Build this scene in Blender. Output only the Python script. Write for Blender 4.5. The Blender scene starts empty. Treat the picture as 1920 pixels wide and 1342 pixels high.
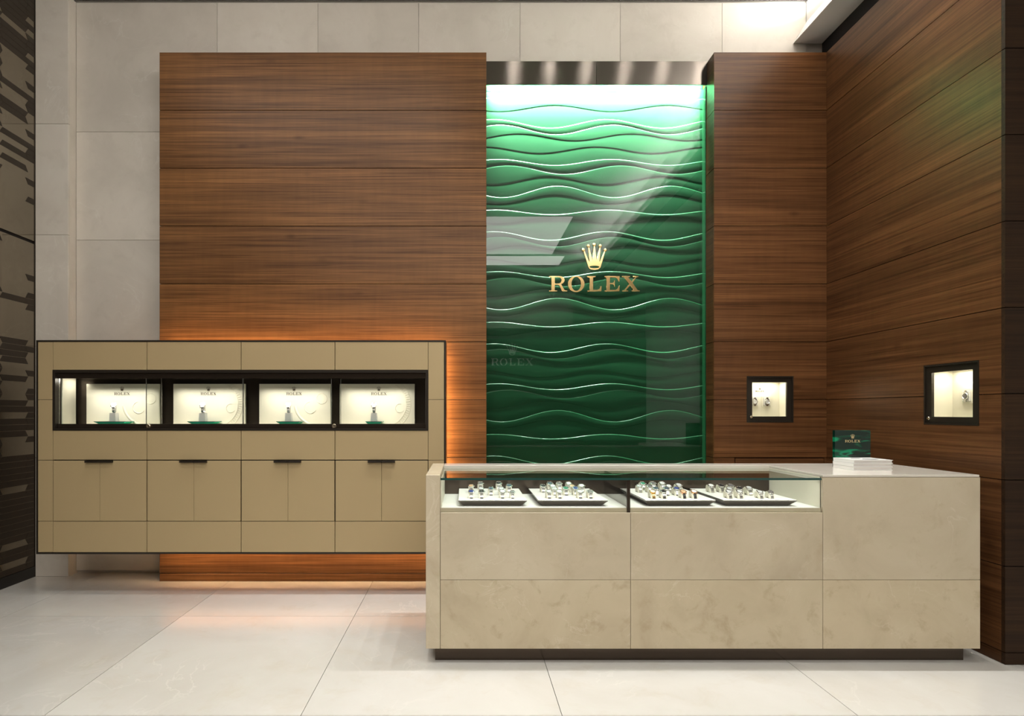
import bpy, bmesh, math, random
from mathutils import Vector, Matrix

R = math.radians
random.seed(7)
SC = bpy.context.scene
COL = SC.collection

# ------------------------------------------------------------------ camera
F = 1040.0                      # focal length in pixels of the 1920 px wide frame
VX, VY, H = 870.0, 772.0, 1.30  # vanishing point and eye height
cam = bpy.data.cameras.new('camera')
cam.sensor_width = 36.0
cam.lens = F / 1920 * 36
cam.shift_x = (960 - VX) / 1920
cam.shift_y = (VY - 671) / 1920
cam.clip_start = 0.05
co = bpy.data.objects.new('camera', cam)
COL.objects.link(co)
co.location = (0, 0, H)
co.rotation_euler = (R(90), 0, 0)
SC.camera = co

# ------------------------------------------------------------------ world, lights, exposure
w = bpy.data.worlds.new('world'); SC.world = w
w.use_nodes = True
w.node_tree.nodes['Background'].inputs[0].default_value = (1.0, 0.93, 0.84, 1)
w.node_tree.nodes['Background'].inputs[1].default_value = 0.12
SC.view_settings.view_transform = 'Standard'
SC.view_settings.look = 'None'
SC.view_settings.exposure = 0.13
SC.view_settings.gamma = 1.0
SC.view_settings.use_curve_mapping = False
cy = SC.cycles
cy.max_bounces, cy.diffuse_bounces, cy.glossy_bounces, cy.transmission_bounces, cy.transparent_max_bounces = 6, 3, 4, 2, 10
cy.caustics_reflective = False; cy.caustics_refractive = False

def area(name, loc, rot, sx, sy, power, col=(1, .93, .84), spread=180):
    l = bpy.data.lights.new(name, 'AREA'); l.shape = 'RECTANGLE'
    l.size, l.size_y, l.energy, l.color = sx, sy, power, col
    l.spread = R(spread)
    o = bpy.data.objects.new(name, l); COL.objects.link(o)
    o.location = loc; o.rotation_euler = rot
    return o

def spot(name, loc, target, power, ang=70, blend=.6, rad=.05, col=(1, .99, .975)):
    l = bpy.data.lights.new(name, 'SPOT')
    l.energy, l.spot_size, l.spot_blend, l.shadow_soft_size, l.color = power, R(ang), blend, rad, col
    o = bpy.data.objects.new(name, l); COL.objects.link(o)
    o.location = loc
    o.rotation_euler = (Vector(target) - Vector(loc)).to_track_quat('-Z', 'Y').to_euler()
    return o

# light box in the ceiling behind the camera, light slot along the beam
area('ceiling_light_box', (-.4, -3.72, 4.70), (0, 0, 0), 5.2, .75, 80, (1, .965, .915))
area('ceiling_light_box', (-.6, -2.05, 4.70), (0, 0, 0), 5.0, 2.3, 185, (1, .965, .915))
area('ceiling_cove_light', (2.68, 0.4, 4.46), (0, R(180 - 20), 0), .07, 7.9, 100, (1, .98, .95))
area('added_left_fill', (-1.5, 2.3, 4.72), (R(28), 0, 0), 2.8, .7, 44, (1, .955, .90))  # unseen fill light, added to brighten the upper left wall and cabinet
# recessed ceiling downlights over the counter and the floor
for px in (963, 1030, 1099, 1171, 1241, 1313):
    x = (px - VX) / 1040 * 5.58
    spot('downlight', (x, 3.17, 4.71), (x, 3.02, 0), 84, 84, .9, .02)
for i, x in enumerate((-1.9, -0.5, 0.9, 2.1)):
    spot('downlight', (x, 1.9, 4.72), (x, 1.8, 0), (80, 85, 62, 30)[i], 78, .8)
for i, x in enumerate((-2.3, -1.3, -.3)):
    spot('downlight', (x, 3.3, 4.72), (x, 3.5, 0), (24, 46, 85)[i], 80, .9)

# ------------------------------------------------------------------ measuring helpers
def X(px, s): return (px - VX) / s
def Z(py, s): return H - (py - VY) / s
S_WOOD, S_GREEN, S_STONE, S_PIL = 244.6, 237.4, 232.5, 237.3
S_CAB, S_CF, S_KICK, S_CB, S_DB, S_RW = 266.0, 363.1, 358.0, 297.0, 309.0, 365.0
def D(s): return F / s
D_WOOD, D_GREEN, D_STONE, D_PIL = map(D, (S_WOOD, S_GREEN, S_STONE, S_PIL))
D_CAB, D_CF, D_KICK, D_CB, D_DB, D_RW = map(D, (S_CAB, S_CF, S_KICK, S_CB, S_DB, S_RW))
XL, XR = -3.39, 2.78            # left glass wall, right timber wall
PITCH, ZTOP = .4436, 4.055      # timber boards
JOINTS = [ZTOP - PITCH * k for k in range(10)] + [0.0]

# ------------------------------------------------------------------ material helpers
def newmat(name):
    m = bpy.data.materials.new(name); m.use_nodes = True
    nt = m.node_tree
    b = nt.nodes['Principled BSDF']
    return m, nt, b

def plain(name, col, rough=.5, metal=0.0, spec=.5, coat=0.0):
    m, nt, b = newmat(name)
    b.inputs['Base Color'].default_value = (*col, 1)
    b.inputs['Roughness'].default_value = rough
    b.inputs['Metallic'].default_value = metal
    b.inputs['Specular IOR Level'].default_value = spec
    b.inputs['Coat Weight'].default_value = coat
    n = nt.nodes.new('ShaderNodeTexNoise'); n.inputs['Scale'].default_value = 60
    r = nt.nodes.new('ShaderNodeMapRange')
    r.inputs['To Min'].default_value = max(0, rough - .03); r.inputs['To Max'].default_value = min(1, rough + .03)
    nt.links.new(n.outputs['Fac'], r.inputs['Value']); nt.links.new(r.outputs[0], b.inputs['Roughness'])
    return m

def coords(nt, scale, rnd=7.0):
    tc = nt.nodes.new('ShaderNodeTexCoord'); oi = nt.nodes.new('ShaderNodeObjectInfo')
    mul = nt.nodes.new('ShaderNodeMath'); mul.operation = 'MULTIPLY'; mul.inputs[1].default_value = rnd
    nt.links.new(oi.outputs['Random'], mul.inputs[0])
    cx = nt.nodes.new('ShaderNodeCombineXYZ')
    for k in range(3): nt.links.new(mul.outputs[0], cx.inputs[k])
    ad = nt.nodes.new('ShaderNodeVectorMath'); ad.operation = 'ADD'
    nt.links.new(tc.outputs['Object'], ad.inputs[0]); nt.links.new(cx.outputs[0], ad.inputs[1])
    mp = nt.nodes.new('ShaderNodeMapping'); mp.inputs['Scale'].default_value = scale
    nt.links.new(ad.outputs[0], mp.inputs['Vector'])
    return ad.outputs[0], mp.outputs[0], oi.outputs['Random']

def noise(nt, vec, scale, detail=4, rough=.55, dist=0.0):
    n = nt.nodes.new('ShaderNodeTexNoise')
    n.inputs['Scale'].default_value = scale; n.inputs['Detail'].default_value = detail
    n.inputs['Roughness'].default_value = rough; n.inputs['Distortion'].default_value = dist
    nt.links.new(vec, n.inputs['Vector'])
    return n.outputs['Fac']

def ramp(nt, fac, stops):
    r = nt.nodes.new('ShaderNodeValToRGB'); e = r.color_ramp.elements
    while len(e) < len(stops): e.new(.5)
    for k, (p, c) in enumerate(stops):
        e[k].position = p; e[k].color = (*c, 1) if len(c) == 3 else c
    nt.links.new(fac, r.inputs[0])
    return r.outputs[0]

def mixc(nt, fac, a, b, mode='MIX'):
    m = nt.nodes.new('ShaderNodeMix'); m.data_type = 'RGBA'; m.blend_type = mode
    if isinstance(fac, (int, float)): m.inputs[0].default_value = fac
    else: nt.links.new(fac, m.inputs[0])
    for k, v in ((6, a), (7, b)):
        if isinstance(v, tuple): m.inputs[k].default_value = (*v, 1)
        else: nt.links.new(v, m.inputs[k])
    return m.outputs[2]

def wood(name, along, gain=1.0, rough=.36, green=.96):
    """walnut veneer, grain along axis 'x' or 'y'"""
    m, nt, b = newmat(name)
    def sc(l, a): return (l, a, a) if along == 'x' else (a, l, a)
    raw, v1, rnd = coords(nt, sc(.40, 30))
    def mp(s):
        k = nt.nodes.new('ShaderNodeMapping'); k.inputs['Scale'].default_value = s
        nt.links.new(raw, k.inputs['Vector']); return k.outputs[0]
    n1 = noise(nt, v1, 1.0, 5, .6, .8)
    n2 = noise(nt, mp(sc(1.6, 95)), 1.0, 3, .6, .3)
    n3 = noise(nt, mp(sc(.35, 5)), 1.0, 2, .5, 1.2)
    n4 = noise(nt, mp(sc(22, 3)), 1.0, 2, .5)
    g = gain
    base = ramp(nt, n1, [(.30, (.120*g, .056*g*green, .0195*g)), (.5, (.184*g, .088*g*green, .030*g)), (.72, (.240*g, .120*g*green, .043*g))])
    fine = ramp(nt, n2, [(.32, (.60, .56, .52)), (.55, (1.0, 1.0, 1.0)), (.75, (1.22, 1.2, 1.15))])
    fig = ramp(nt, n4, [(.35, (.88, .87, .86)), (.65, (1.06, 1.06, 1.06))])
    big = ramp(nt, n3, [(.35, (.80, .78, .76)), (.65, (1.12, 1.10, 1.06))])
    c = mixc(nt, 1.0, base, fine, 'MULTIPLY'); c = mixc(nt, .4, c, fig, 'MULTIPLY'); c = mixc(nt, 1.0, c, big, 'MULTIPLY')
    # small knots
    vo = nt.nodes.new('ShaderNodeTexVoronoi'); vo.inputs['Scale'].default_value = 1.0
    nt.links.new(mp(sc(2.2, 5.5)), vo.inputs['Vector'])
    kn = ramp(nt, vo.outputs['Distance'], [(.03, (.42, .38, .35)), (.13, (1, 1, 1))])
    c = mixc(nt, .55, c, kn, 'MULTIPLY')
    nt.links.new(c, b.inputs['Base Color'])
    b.inputs['Roughness'].default_value = rough
    b.inputs['Specular IOR Level'].default_value = .22
    bp = nt.nodes.new('ShaderNodeBump'); bp.inputs['Strength'].default_value = .06; bp.inputs['Distance'].default_value = .002
    nt.links.new(n2, bp.inputs['Height']); nt.links.new(bp.outputs[0], b.inputs['Normal'])
    return m

def stone(name, c_lo, c_mid, c_hi, vein, spot_c, rough=.3, spotty=.35, scale=1.0, veins=.5, spec=.5):
    m, nt, b = newmat(name)
    raw, v, rnd = coords(nt, (scale, scale, scale), 23.0)
    n1 = noise(nt, v, 1.6, 6, .6, .6)
    n2 = noise(nt, v, 6.5, 6, .65, .4)
    n3 = noise(nt, v, 2.4, 7, .55, 1.4)
    base = ramp(nt, n1, [(.30, c_lo), (.52, c_mid), (.72, c_hi)])
    sp = ramp(nt, n2, [(.54, (0, 0, 0)), (.72, (1, 1, 1))])
    mk = nt.nodes.new('ShaderNodeMath'); mk.operation = 'MULTIPLY'; mk.inputs[1].default_value = spotty
    nt.links.new(sp, mk.inputs[0])
    c = mixc(nt, mk.outputs[0], base, spot_c)
    ve = ramp(nt, n3, [(.487, (0, 0, 0)), (.50, (1, 1, 1)), (.513, (0, 0, 0))])
    n5 = noise(nt, v, 2.0, 2)
    gate = ramp(nt, n5, [(.5, (0, 0, 0)), (.66, (1, 1, 1))])
    mv = nt.nodes.new('ShaderNodeMath'); mv.operation = 'MULTIPLY'
    nt.links.new(ve, mv.inputs[0]); nt.links.new(gate, mv.inputs[1])
    mv2 = nt.nodes.new('ShaderNodeMath'); mv2.operation = 'MULTIPLY'; mv2.inputs[1].default_value = veins
    nt.links.new(mv.outputs[0], mv2.inputs[0])
    c = mixc(nt, mv2.outputs[0], c, vein)
    hv = nt.nodes.new('ShaderNodeMapRange'); hv.inputs['To Min'].default_value = .94; hv.inputs['To Max'].default_value = 1.05
    nt.links.new(rnd, hv.inputs['Value'])
    hs = nt.nodes.new('ShaderNodeHueSaturation'); nt.links.new(c, hs.inputs['Color']); nt.links.new(hv.outputs[0], hs.inputs['Value'])
    nt.links.new(hs.outputs[0], b.inputs['Base Color'])
    b.inputs['Roughness'].default_value = rough
    b.inputs['Specular IOR Level'].default_value = spec
    return m

def glass(name, tint=(1, 1, 1), ior=1.5, rough=.0, refl=(1, 1, 1)):
    """thin clear sheet: transparent with a mirror reflection by Fresnel on the outer side"""
    m = bpy.data.materials.new(name); m.use_nodes = True
    nt = m.node_tree; nt.nodes.remove(nt.nodes['Principled BSDF'])
    out = nt.nodes['Material Output']
    t = nt.nodes.new('ShaderNodeBsdfTransparent'); t.inputs[0].default_value = (*tint, 1)
    g = nt.nodes.new('ShaderNodeBsdfGlossy'); g.inputs['Roughness'].default_value = rough; g.inputs['Color'].default_value = (*refl, 1)
    fr = nt.nodes.new('ShaderNodeFresnel'); fr.inputs['IOR'].default_value = ior
    ge = nt.nodes.new('ShaderNodeNewGeometry')
    sub = nt.nodes.new('ShaderNodeMath'); sub.operation = 'SUBTRACT'; sub.inputs[0].default_value = 1
    nt.links.new(ge.outputs['Backfacing'], sub.inputs[1])
    mu = nt.nodes.new('ShaderNodeMath'); mu.operation = 'MULTIPLY'
    nt.links.new(fr.outputs[0], mu.inputs[0]); nt.links.new(sub.outputs[0], mu.inputs[1])
    mx = nt.nodes.new('ShaderNodeMixShader')
    nt.links.new(mu.outputs[0], mx.inputs[0]); nt.links.new(t.outputs[0], mx.inputs[1]); nt.links.new(g.outputs[0], mx.inputs[2])
    nt.links.new(mx.outputs[0], out.inputs['Surface'])
    return m

def emit(name, col, strength):
    m, nt, b = newmat(name)
    b.inputs['Base Color'].default_value = (0, 0, 0, 1)
    b.inputs['Emission Color'].default_value = (*col, 1)
    b.inputs['Emission Strength'].default_value = strength
    return m

M = {}
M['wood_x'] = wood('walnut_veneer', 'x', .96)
M['wood_dark'] = wood('walnut_veneer_shaded', 'x', .17, .6)  # walnut with the weak light on the return wall put into its colour
M['wood_shaded_y'] = wood('walnut_veneer_shaded_side', 'y', .40)  # walnut with the shade of the reveal by the green panel in its colour
M['wood_right'] = wood('red_walnut_shaded_side', 'y', .62, .36, .90)  # redder walnut, colour darkened for the lesser light on the right wall
M['wood_pier'] = wood('red_walnut_shaded', 'x', .72, .30, .90)  # redder walnut, the pier's lower light level put into its colour
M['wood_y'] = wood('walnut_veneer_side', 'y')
M['dark_gap'] = plain('dark_backing', (.008, .006, .005), .8)
M['stone_wall'] = stone('grey_beige_stone', (.58, .53, .46), (.65, .595, .52), (.69, .64, .565), (.78, .75, .69), (.51, .46, .39), .42, .35, 1.0, .35, .35)
M['stone_counter'] = stone('cream_marble', (.46, .385, .275), (.53, .45, .325), (.58, .50, .37), (.74, .67, .54), (.40, .31, .195), .25, .45, 1.3, .28, .45)
M['stone_counter_low'] = stone('mottled_cream_marble', (.43, .35, .235), (.52, .435, .30), (.57, .485, .345), (.74, .67, .54), (.33, .245, .14), .25, .5, 1.4, .3, .45)
M['stone_top'] = stone('polished_cream_marble', (.64, .59, .51), (.69, .64, .56), (.73, .68, .60), (.74, .70, .63), (.54, .48, .39), .09, .2, 1.2, .4, .5)
M['stone_floor'] = stone('polished_floor_marble', (.54, .515, .465), (.585, .565, .52), (.62, .605, .565), (.74, .71, .65), (.50, .43, .33), .17, .3, .8, .4, .5)
M['bronze'] = plain('dark_bronze', (.030, .023, .017), .35, .6)
M['bronze_glossy'] = plain('glossy_bronze', (.075, .056, .042), .16, .75)
M['bronze_mirror'] = plain('bronze_mirror', (.30, .265, .21), .02, 1.0)
M['strip'] = plain('dark_brown_strip', (.030, .021, .013), .42, 0, .35)
M['strip_edge'] = plain('skirting_black', (.008, .007, .006), .4)
M['white_paint'] = plain('white_ceiling_paint', (.78, .76, .73), .7)
M['tan'] = plain('tan_lacquer', (.415, .312, .168), .42, 0, .35)
M['frame_dark'] = plain('dark_frame', (.028, .022, .016), .3, .3)
M['niche_dark'] = plain('niche_lining_dark', (.045, .034, .026), .18, .5)
M['cream'] = plain('cream_leather', (.75, .71, .585), .55, 0, .3)
M['cream_white'] = plain('white_leather', (.70, .685, .64), .5, 0, .3)
M['tray_side'] = plain('tray_metal', (.17, .15, .12), .28, .8)
M['tray_edge'] = plain('tray_rim', (.50, .49, .46), .25, .9)
M['steel'] = plain('polished_steel', (.80, .79, .78), .12, 1.0)
M['steel_brushed'] = plain('brushed_steel', (.55, .54, .52), .32, 1.0)
M['gold'] = plain('yellow_gold', (.86, .56, .20), .2, 1.0)
M['rose'] = plain('rose_gold', (.80, .47, .28), .2, 1.0)
M['sign_gold'] = plain('polished_brass', (.95, .66, .30), .16, 1.0)
M['leather_black'] = plain('black_strap', (.012, .010, .010), .5)
M['print_dark'] = plain('dark_bronze_print', (.075, .055, .030), .4, .3)
M['print_gold'] = plain('gold_print', (.72, .55, .30), .35, .6)
M['paper'] = plain('paper_pages', (.62, .59, .57), .7)
M['cover'] = plain('white_book_cover', (.84, .83, .81), .3)
M['ink'] = plain('grey_cover_print', (.10, .10, .11), .4)
M['brass'] = plain('lock_metal', (.60, .52, .40), .25, 1.0)
M['glass'] = glass('clear_glass', (.97, .98, .97))
M['glass_wave'] = glass('front_glass', (.97, .99, .97), 1.52)
M['glass_top'] = glass('counter_glass', (.93, .96, .94), 1.55)
M['glass_edge'] = plain('glass_edge_green', (.012, .060, .050), .12, 0, .6)
M['glass_bronze'] = glass('smoked_glass', (.42, .40, .36), 1.9)
M['plate_green'] = plain('green_glass_plate', (.02, .60, .36), .12, 0, .6)
M['led_warm'] = emit('warm_led', (1, .60, .29), 70)
M['led_white'] = emit('white_led', (1, .93, .80), 12)
DIALS = {'silver': (.62, .62, .62), 'white': (.85, .84, .82), 'black': (.015, .015, .018), 'blue': (.02, .05, .22),
         'green': (.02, .22, .12), 'grey': (.16, .15, .15), 'champagne': (.62, .42, .24), 'slate': (.05, .08, .11), 'pink': (.55, .36, .36)}
for k, v in DIALS.items():
    M['dial_' + k] = plain('dial_' + k, v, .25, .2)

def header_metal():
    m, nt, b = newmat('brushed_header_metal')
    b.inputs['Base Color'].default_value = (.125, .108, .094, 1)
    b.inputs['Metallic'].default_value = 1
    b.inputs['Roughness'].default_value = .17
    b.inputs['Anisotropic'].default_value = 1.0
    b.inputs['Anisotropic Rotation'].default_value = .25
    tg = nt.nodes.new('ShaderNodeTangent'); tg.direction_type = 'RADIAL'; tg.axis = 'Z'
    nt.links.new(tg.outputs[0], b.inputs['Tangent'])
    raw, v, rnd = coords(nt, (1.5, 1, 700))
    n = noise(nt, v, 1, 2)
    bp = nt.nodes.new('ShaderNodeBump'); bp.inputs['Strength'].default_value = .12; bp.inputs['Distance'].default_value = .001
    nt.links.new(n, bp.inputs['Height']); nt.links.new(bp.outputs[0], b.inputs['Normal'])
    return m
M['header'] = header_metal()

def wave_green():
    m, nt, b = newmat('green_wave_lacquer')
    raw, v, rnd = coords(nt, (1, 1, 1))
    n = noise(nt, v, 2.0, 2)
    c = ramp(nt, n, [(.3, (.0062, .037, .0155)), (.7, (.0075, .043, .018))])
    nt.links.new(c, b.inputs['Base Color'])
    b.inputs['Roughness'].default_value = .24
    b.inputs['Specular IOR Level'].default_value = .18
    return m
M['wave'] = wave_green()

def plaque_green():
    m, nt, b = newmat('green_acrylic_waves')
    raw, v, rnd = coords(nt, (5, 1, 30), 0.0)
    n = noise(nt, v, 1.0, 2, .5, .6)
    c = ramp(nt, n, [(.50, (.002, .016, .010)), (.57, (.004, .05, .026)), (.63, (.004, .24, .11)), (.72, (.004, .03, .018))])
    nt.links.new(c, b.inputs['Base Color'])
    b.inputs['Roughness'].default_value = .08
    return m
M['plaque'] = plaque_green()

# ------------------------------------------------------------------ object helpers
def link(name, me, mat=None, parent=None, loc=(0, 0, 0), rot=(0, 0, 0), scale=None):
    o = bpy.data.objects.new(name, me); COL.objects.link(o)
    if mat is not None and me is not None and len(me.materials) == 0:
        me.materials.append(M[mat] if isinstance(mat, str) else mat)
    o.location = loc; o.rotation_euler = rot
    if scale: o.scale = scale
    if parent: o.parent = parent
    return o

def tag(o, label=None, cat=None, group=None, kind=None):
    if label: o['label'] = label
    if cat: o['category'] = cat
    if group: o['group'] = group
    if kind: o['kind'] = kind
    return o

def empty(name, loc=(0, 0, 0), rot=(0, 0, 0)):
    o = bpy.data.objects.new(name, None); COL.objects.link(o)
    o.location = loc; o.rotation_euler = rot; o.empty_display_size = .05
    return o

def mesh(name, bm, smooth=False):
    me = bpy.data.meshes.new(name)
    bmesh.ops.recalc_face_normals(bm, faces=bm.faces)
    bm.to_mesh(me); bm.free()
    if smooth:
        for p in me.polygons: p.use_smooth = True
    return me

def add_box(bm, a, b):
    xs, ys, zs = zip(a, b)
    x0, x1 = min(xs), max(xs); y0, y1 = min(ys), max(ys); z0, z1 = min(zs), max(zs)
    v = [bm.verts.new(p) for p in ((x0, y0, z0), (x1, y0, z0), (x1, y1, z0), (x0, y1, z0), (x0, y0, z1), (x1, y0, z1), (x1, y1, z1), (x0, y1, z1))]
    fs = [bm.faces.new([v[i] for i in q]) for q in ((0, 3, 2, 1), (4, 5, 6, 7), (0, 1, 5, 4), (1, 2, 6, 5), (2, 3, 7, 6), (3, 0, 4, 7))]
    return fs

def box(name, a, b, mat, parent=None, bev=.0, centre=True):
    """box between corners a and b, its origin at its own centre"""
    c = [(p + q) / 2 for p, q in zip(a, b)] if centre else [0, 0, 0]
    bm = bmesh.new()
    add_box(bm, [p - k for p, k in zip(a, c)], [q - k for q, k in zip(b, c)])
    if bev:
        bmesh.ops.bevel(bm, geom=list(bm.edges), offset=bev, segments=1, affect='EDGES')
    return link(name, mesh(name, bm), mat, parent, c)

def add_prism(bm, pts, plane, lo, hi):
    """outline pts extruded along the axis that 'plane' leaves out, from lo to hi"""
    def P(u, v, t):
        return {'xz': (u, t, v), 'yz': (t, u, v), 'xy': (u, v, t)}[plane]
    A = [bm.verts.new(P(u, v, lo)) for u, v in pts]; B = [bm.verts.new(P(u, v, hi)) for u, v in pts]
    bm.faces.new(A); bm.faces.new(list(reversed(B)))
    n = len(pts)
    for i in range(n):
        bm.faces.new((A[i], A[(i + 1) % n], B[(i + 1) % n], B[i]))

def prism(name, pts, plane, lo, hi, mat, parent=None, smooth=False):
    bm = bmesh.new(); add_prism(bm, pts, plane, lo, hi)
    bmesh.ops.recalc_face_normals(bm, faces=bm.faces)
    if smooth: pass
    cx = sum(v.co.x for v in bm.verts) / len(bm.verts); cy = sum(v.co.y for v in bm.verts) / len(bm.verts); cz = sum(v.co.z for v in bm.verts) / len(bm.verts)
    bmesh.ops.translate(bm, verts=bm.verts, vec=(-cx, -cy, -cz))
    return link(name, mesh(name, bm), mat, parent, (cx, cy, cz))

def struct(name, o=None):
    o.name = name; o['kind'] = 'structure'
    return o

def ring(name, outer, inner, mat, parent, y0, y1, plane='xz'):
    """rectangular frame of four mitred bars in one mesh; outer/inner = (u0,v0,u1,v1)"""
    bm = bmesh.new()
    o = [(outer[0], outer[1]), (outer[2], outer[1]), (outer[2], outer[3]), (outer[0], outer[3])]
    i = [(inner[0], inner[1]), (inner[2], inner[1]), (inner[2], inner[3]), (inner[0], inner[3])]
    def P(u, v, t): return (u, t, v) if plane == 'xz' else (t, u, v)
    vs = {}
    for nm, pts in (('o', o), ('i', i)):
        for t in (0, 1):
            vs[nm, t] = [bm.verts.new(P(u, v, (y0, y1)[t])) for u, v in pts]
    for k in range(4):
        j = (k + 1) % 4
        bm.faces.new((vs['o', 0][k], vs['o', 0][j], vs['i', 0][j], vs['i', 0][k]))
        bm.faces.new((vs['o', 1][k], vs['o', 1][j], vs['i', 1][j], vs['i', 1][k]))
        bm.faces.new((vs['o', 0][k], vs['o', 0][j], vs['o', 1][j], vs['o', 1][k]))
        bm.faces.new((vs['i', 0][k], vs['i', 0][j], vs['i', 1][j], vs['i', 1][k]))
    return link(name, mesh(name, bm), mat, parent)

def lathe(bm, prof, seg=24, axis='z', origin=(0, 0, 0)):
    """closed profile of (radius, height) turned round an axis"""
    rows = []
    for r, h in prof:
        row = []
        for k in range(seg):
            a = 2 * math.pi * k / seg
            p = (r * math.cos(a), r * math.sin(a), h)
            if axis == 'y': p = (p[0], h, p[1])
            if axis == 'x': p = (h, p[0], p[1])
            row.append(bm.verts.new([p[i] + origin[i] for i in range(3)]))
        rows.append(row)
    for i in range(len(rows) - 1):
        for k in range(seg):
            bm.faces.new((rows[i][k], rows[i][(k + 1) % seg], rows[i + 1][(k + 1) % seg], rows[i + 1][k]))
    bm.faces.new(rows[0]); bm.faces.new(list(reversed(rows[-1])))

# ------------------------------------------------------------------ floor
YB = -5.0
fl = struct('floor', box('floor', (XL - .2, YB, -.12), (4.6, D_STONE + .1, -.012), 'dark_gap'))
fx = [XL - .2, -2.916, -1.798, -.699, .42, 1.686, 2.86, 4.5]
fy = [D_STONE + .06, 3.530, 2.376, 1.22, .06, -1.1]
fi = 0
for i in range(len(fx) - 1):
    for j in range(len(fy) - 1):
        t = box('floor_tile', (fx[i] + .0015, fy[j + 1] + .0015, -.02), (fx[i + 1] - .0015, fy[j] - .0015, 0), 'stone_floor')
        t.parent = fl; t.matrix_parent_inverse = Matrix.Translation(fl.location).inverted()
t = box('floor_tile', (XL - .2, YB, -.02), (4.5, fy[-1] - .002, 0), 'stone_floor')
t.parent = fl; t.matrix_parent_inverse = Matrix.Translation(fl.location).inverted()

def kids(parent, objs):
    inv = Matrix.Translation(parent.location).inverted()
    for o in objs:
        o.parent = parent; o.matrix_parent_inverse = inv

# ------------------------------------------------------------------ ceiling, beam and rear of the shop
struct('ceiling', box('ceiling', (XL - .2, YB, 4.76), (2.76, D_STONE + .1, 4.84), 'white_paint'))
yb = D_STONE + .0
beam = prism('trim_1', [(2.654, 4.268), (2.90, 4.268), (2.90, 4.9), (2.759, 4.9), (2.759, 4.44)], 'xz', YB, yb - .002, 'white_paint')
beam['kind'] = 'structure'
bl = struct('trim_2', box('trim_2', (2.885, YB, 4.05), (2.90, yb - .004, 4.268), 'dark_gap'))
cl2 = struct('ceiling_low', box('ceiling_low', (2.901, YB, 4.268), (4.6, D_STONE + .1, 4.34), 'white_paint'))
struct('trim_3', box('trim_3', (XL, yb - .022, 4.600), (2.758, yb - .014, 4.6035), 'bronze'))
M['rear_paint'] = plain('taupe_rear_paint', (.30, .28, .25), .7)
rear = struct('wall_rear', box('wall_rear', (XL - .2, YB - .1, 0), (4.6, YB, 4.84), 'rear_paint'))
bulk = box('bulkhead', (XL, YB + .001, 3.30), (2.6, YB + .5, 4.1), 'rear_paint'); kids(rear, [bulk])
dk = box('shopfront', (XL, YB + .001, 0), (4.5, YB + .06, 3.1), 'strip'); kids(rear, [dk])
struct('wall_east', box('wall_east', (4.5, YB, 0), (4.6, D_RW, 4.34), 'white_paint'))

# recessed downlights over the counter: metal ring and glowing lens
M['lamp_lens'] = emit('lamp_lens', (1, .96, .90), 650)
for i, px in enumerate((963, 1030, 1099, 1171, 1241, 1313)):
    x = (px - VX) / 1040 * 5.58
    t = tag(empty('downlight', (x, 3.17, 4.76)), ('leftmost', 'second from left', 'third from left', 'third from right', 'second from right', 'rightmost')[i] + ' round recessed downlight in the ceiling over the counter', 'lamp', 'recessed downlights over the counter')
    bm = bmesh.new(); lathe(bm, [(.048, 0), (.048, -.004), (.034, -.004), (.033, -.001)], 24)
    link('ring', mesh('ring', bm), 'steel_brushed', t)
    bm = bmesh.new(); lathe(bm, [(.014, -.001), (.014, -.003)], 24)
    link('lens', mesh('lens', bm), 'lamp_lens', t)

# ------------------------------------------------------------------ stone back wall
wb = struct('wall_back', box('wall_back', (XL - .2, D_STONE + .02, 0), (2.95, D_STONE + .12, 4.84), 'stone_wall'))
xs = [-3.127] + [X(p, S_STONE) for p in (407, 596, 785, 975, 1163, 1354)] + [2.759]
g = .0012
pan = []
for i in range(len(xs) - 1):
    pan.append(box('stone_panel', (xs[i] + g, D_STONE, 3.558 + g), (xs[i + 1] - g, D_STONE + .02, 4.599), 'stone_wall', None, .001))
zs = [3.558, 2.685, 1.812, .939, .02]
for j in range(4):
    pan.append(box('stone_panel', (xs[0] + g, D_STONE, zs[j + 1] + g), (xs[1] - g, D_STONE + .02, zs[j] - g), 'stone_wall', None, .001))
kids(wb, pan)
fas = struct('trim_4', box('trim_4', (XL, D_STONE + .0, 4.613), (2.758, D_STONE + .019, 4.76), 'white_paint'))

# pilaster at the left end
pl = struct('wall_pilaster', box('wall_pilaster', (XL + .002, D_PIL + .02, 0), (-3.129, D_STONE + .019, 4.6), 'stone_wall'))
zp = [4.6, Z(232, S_PIL), Z(440, S_PIL), Z(440, S_PIL) - .88, Z(440, S_PIL) - 1.76, 0.0]
pan = []
for j in range(5):
    pan.append(box('stone_panel', (XL + .004, D_PIL, zp[j + 1] + g), (-3.127, D_PIL + .02, zp[j] - g), 'stone_wall', None, .001))
kids(pl, pan)

# ------------------------------------------------------------------ left wall of bronze mirror with dark strips
wl = struct('wall_left', box('wall_left', (XL - .15, YB, 0), (XL - .012, D_PIL + .09, 4.76), 'dark_gap'))
zj = Z(456, 237.0)
pan = [box('mirror_panel', (XL - .012, 1.6, .085), (XL, D_PIL - .004, zj - .012), 'bronze_mirror'),
       box('mirror_panel', (XL - .012, 1.6, zj + .012), (XL, D_PIL - .004, 4.76), 'bronze_mirror'),
       box('mirror_panel', (XL - .012, YB, .085), (XL, 1.597, 4.76), 'niche_dark')]
kids(wl, pan)
struct('baseboard_left', box('baseboard_left', (XL - .012, YB, 0), (XL + .004, D_PIL - .004, .082), 'strip_edge'))
struct('trim_5', box('trim_5', (XL - .010, D_PIL - .006, 0), (XL + .004, D_PIL - .001, 4.6), 'bronze'))
PS = .0466
cols = [D_PIL - .008, 4.300, 4.060, 3.82, 3.58, 3.34]
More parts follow.
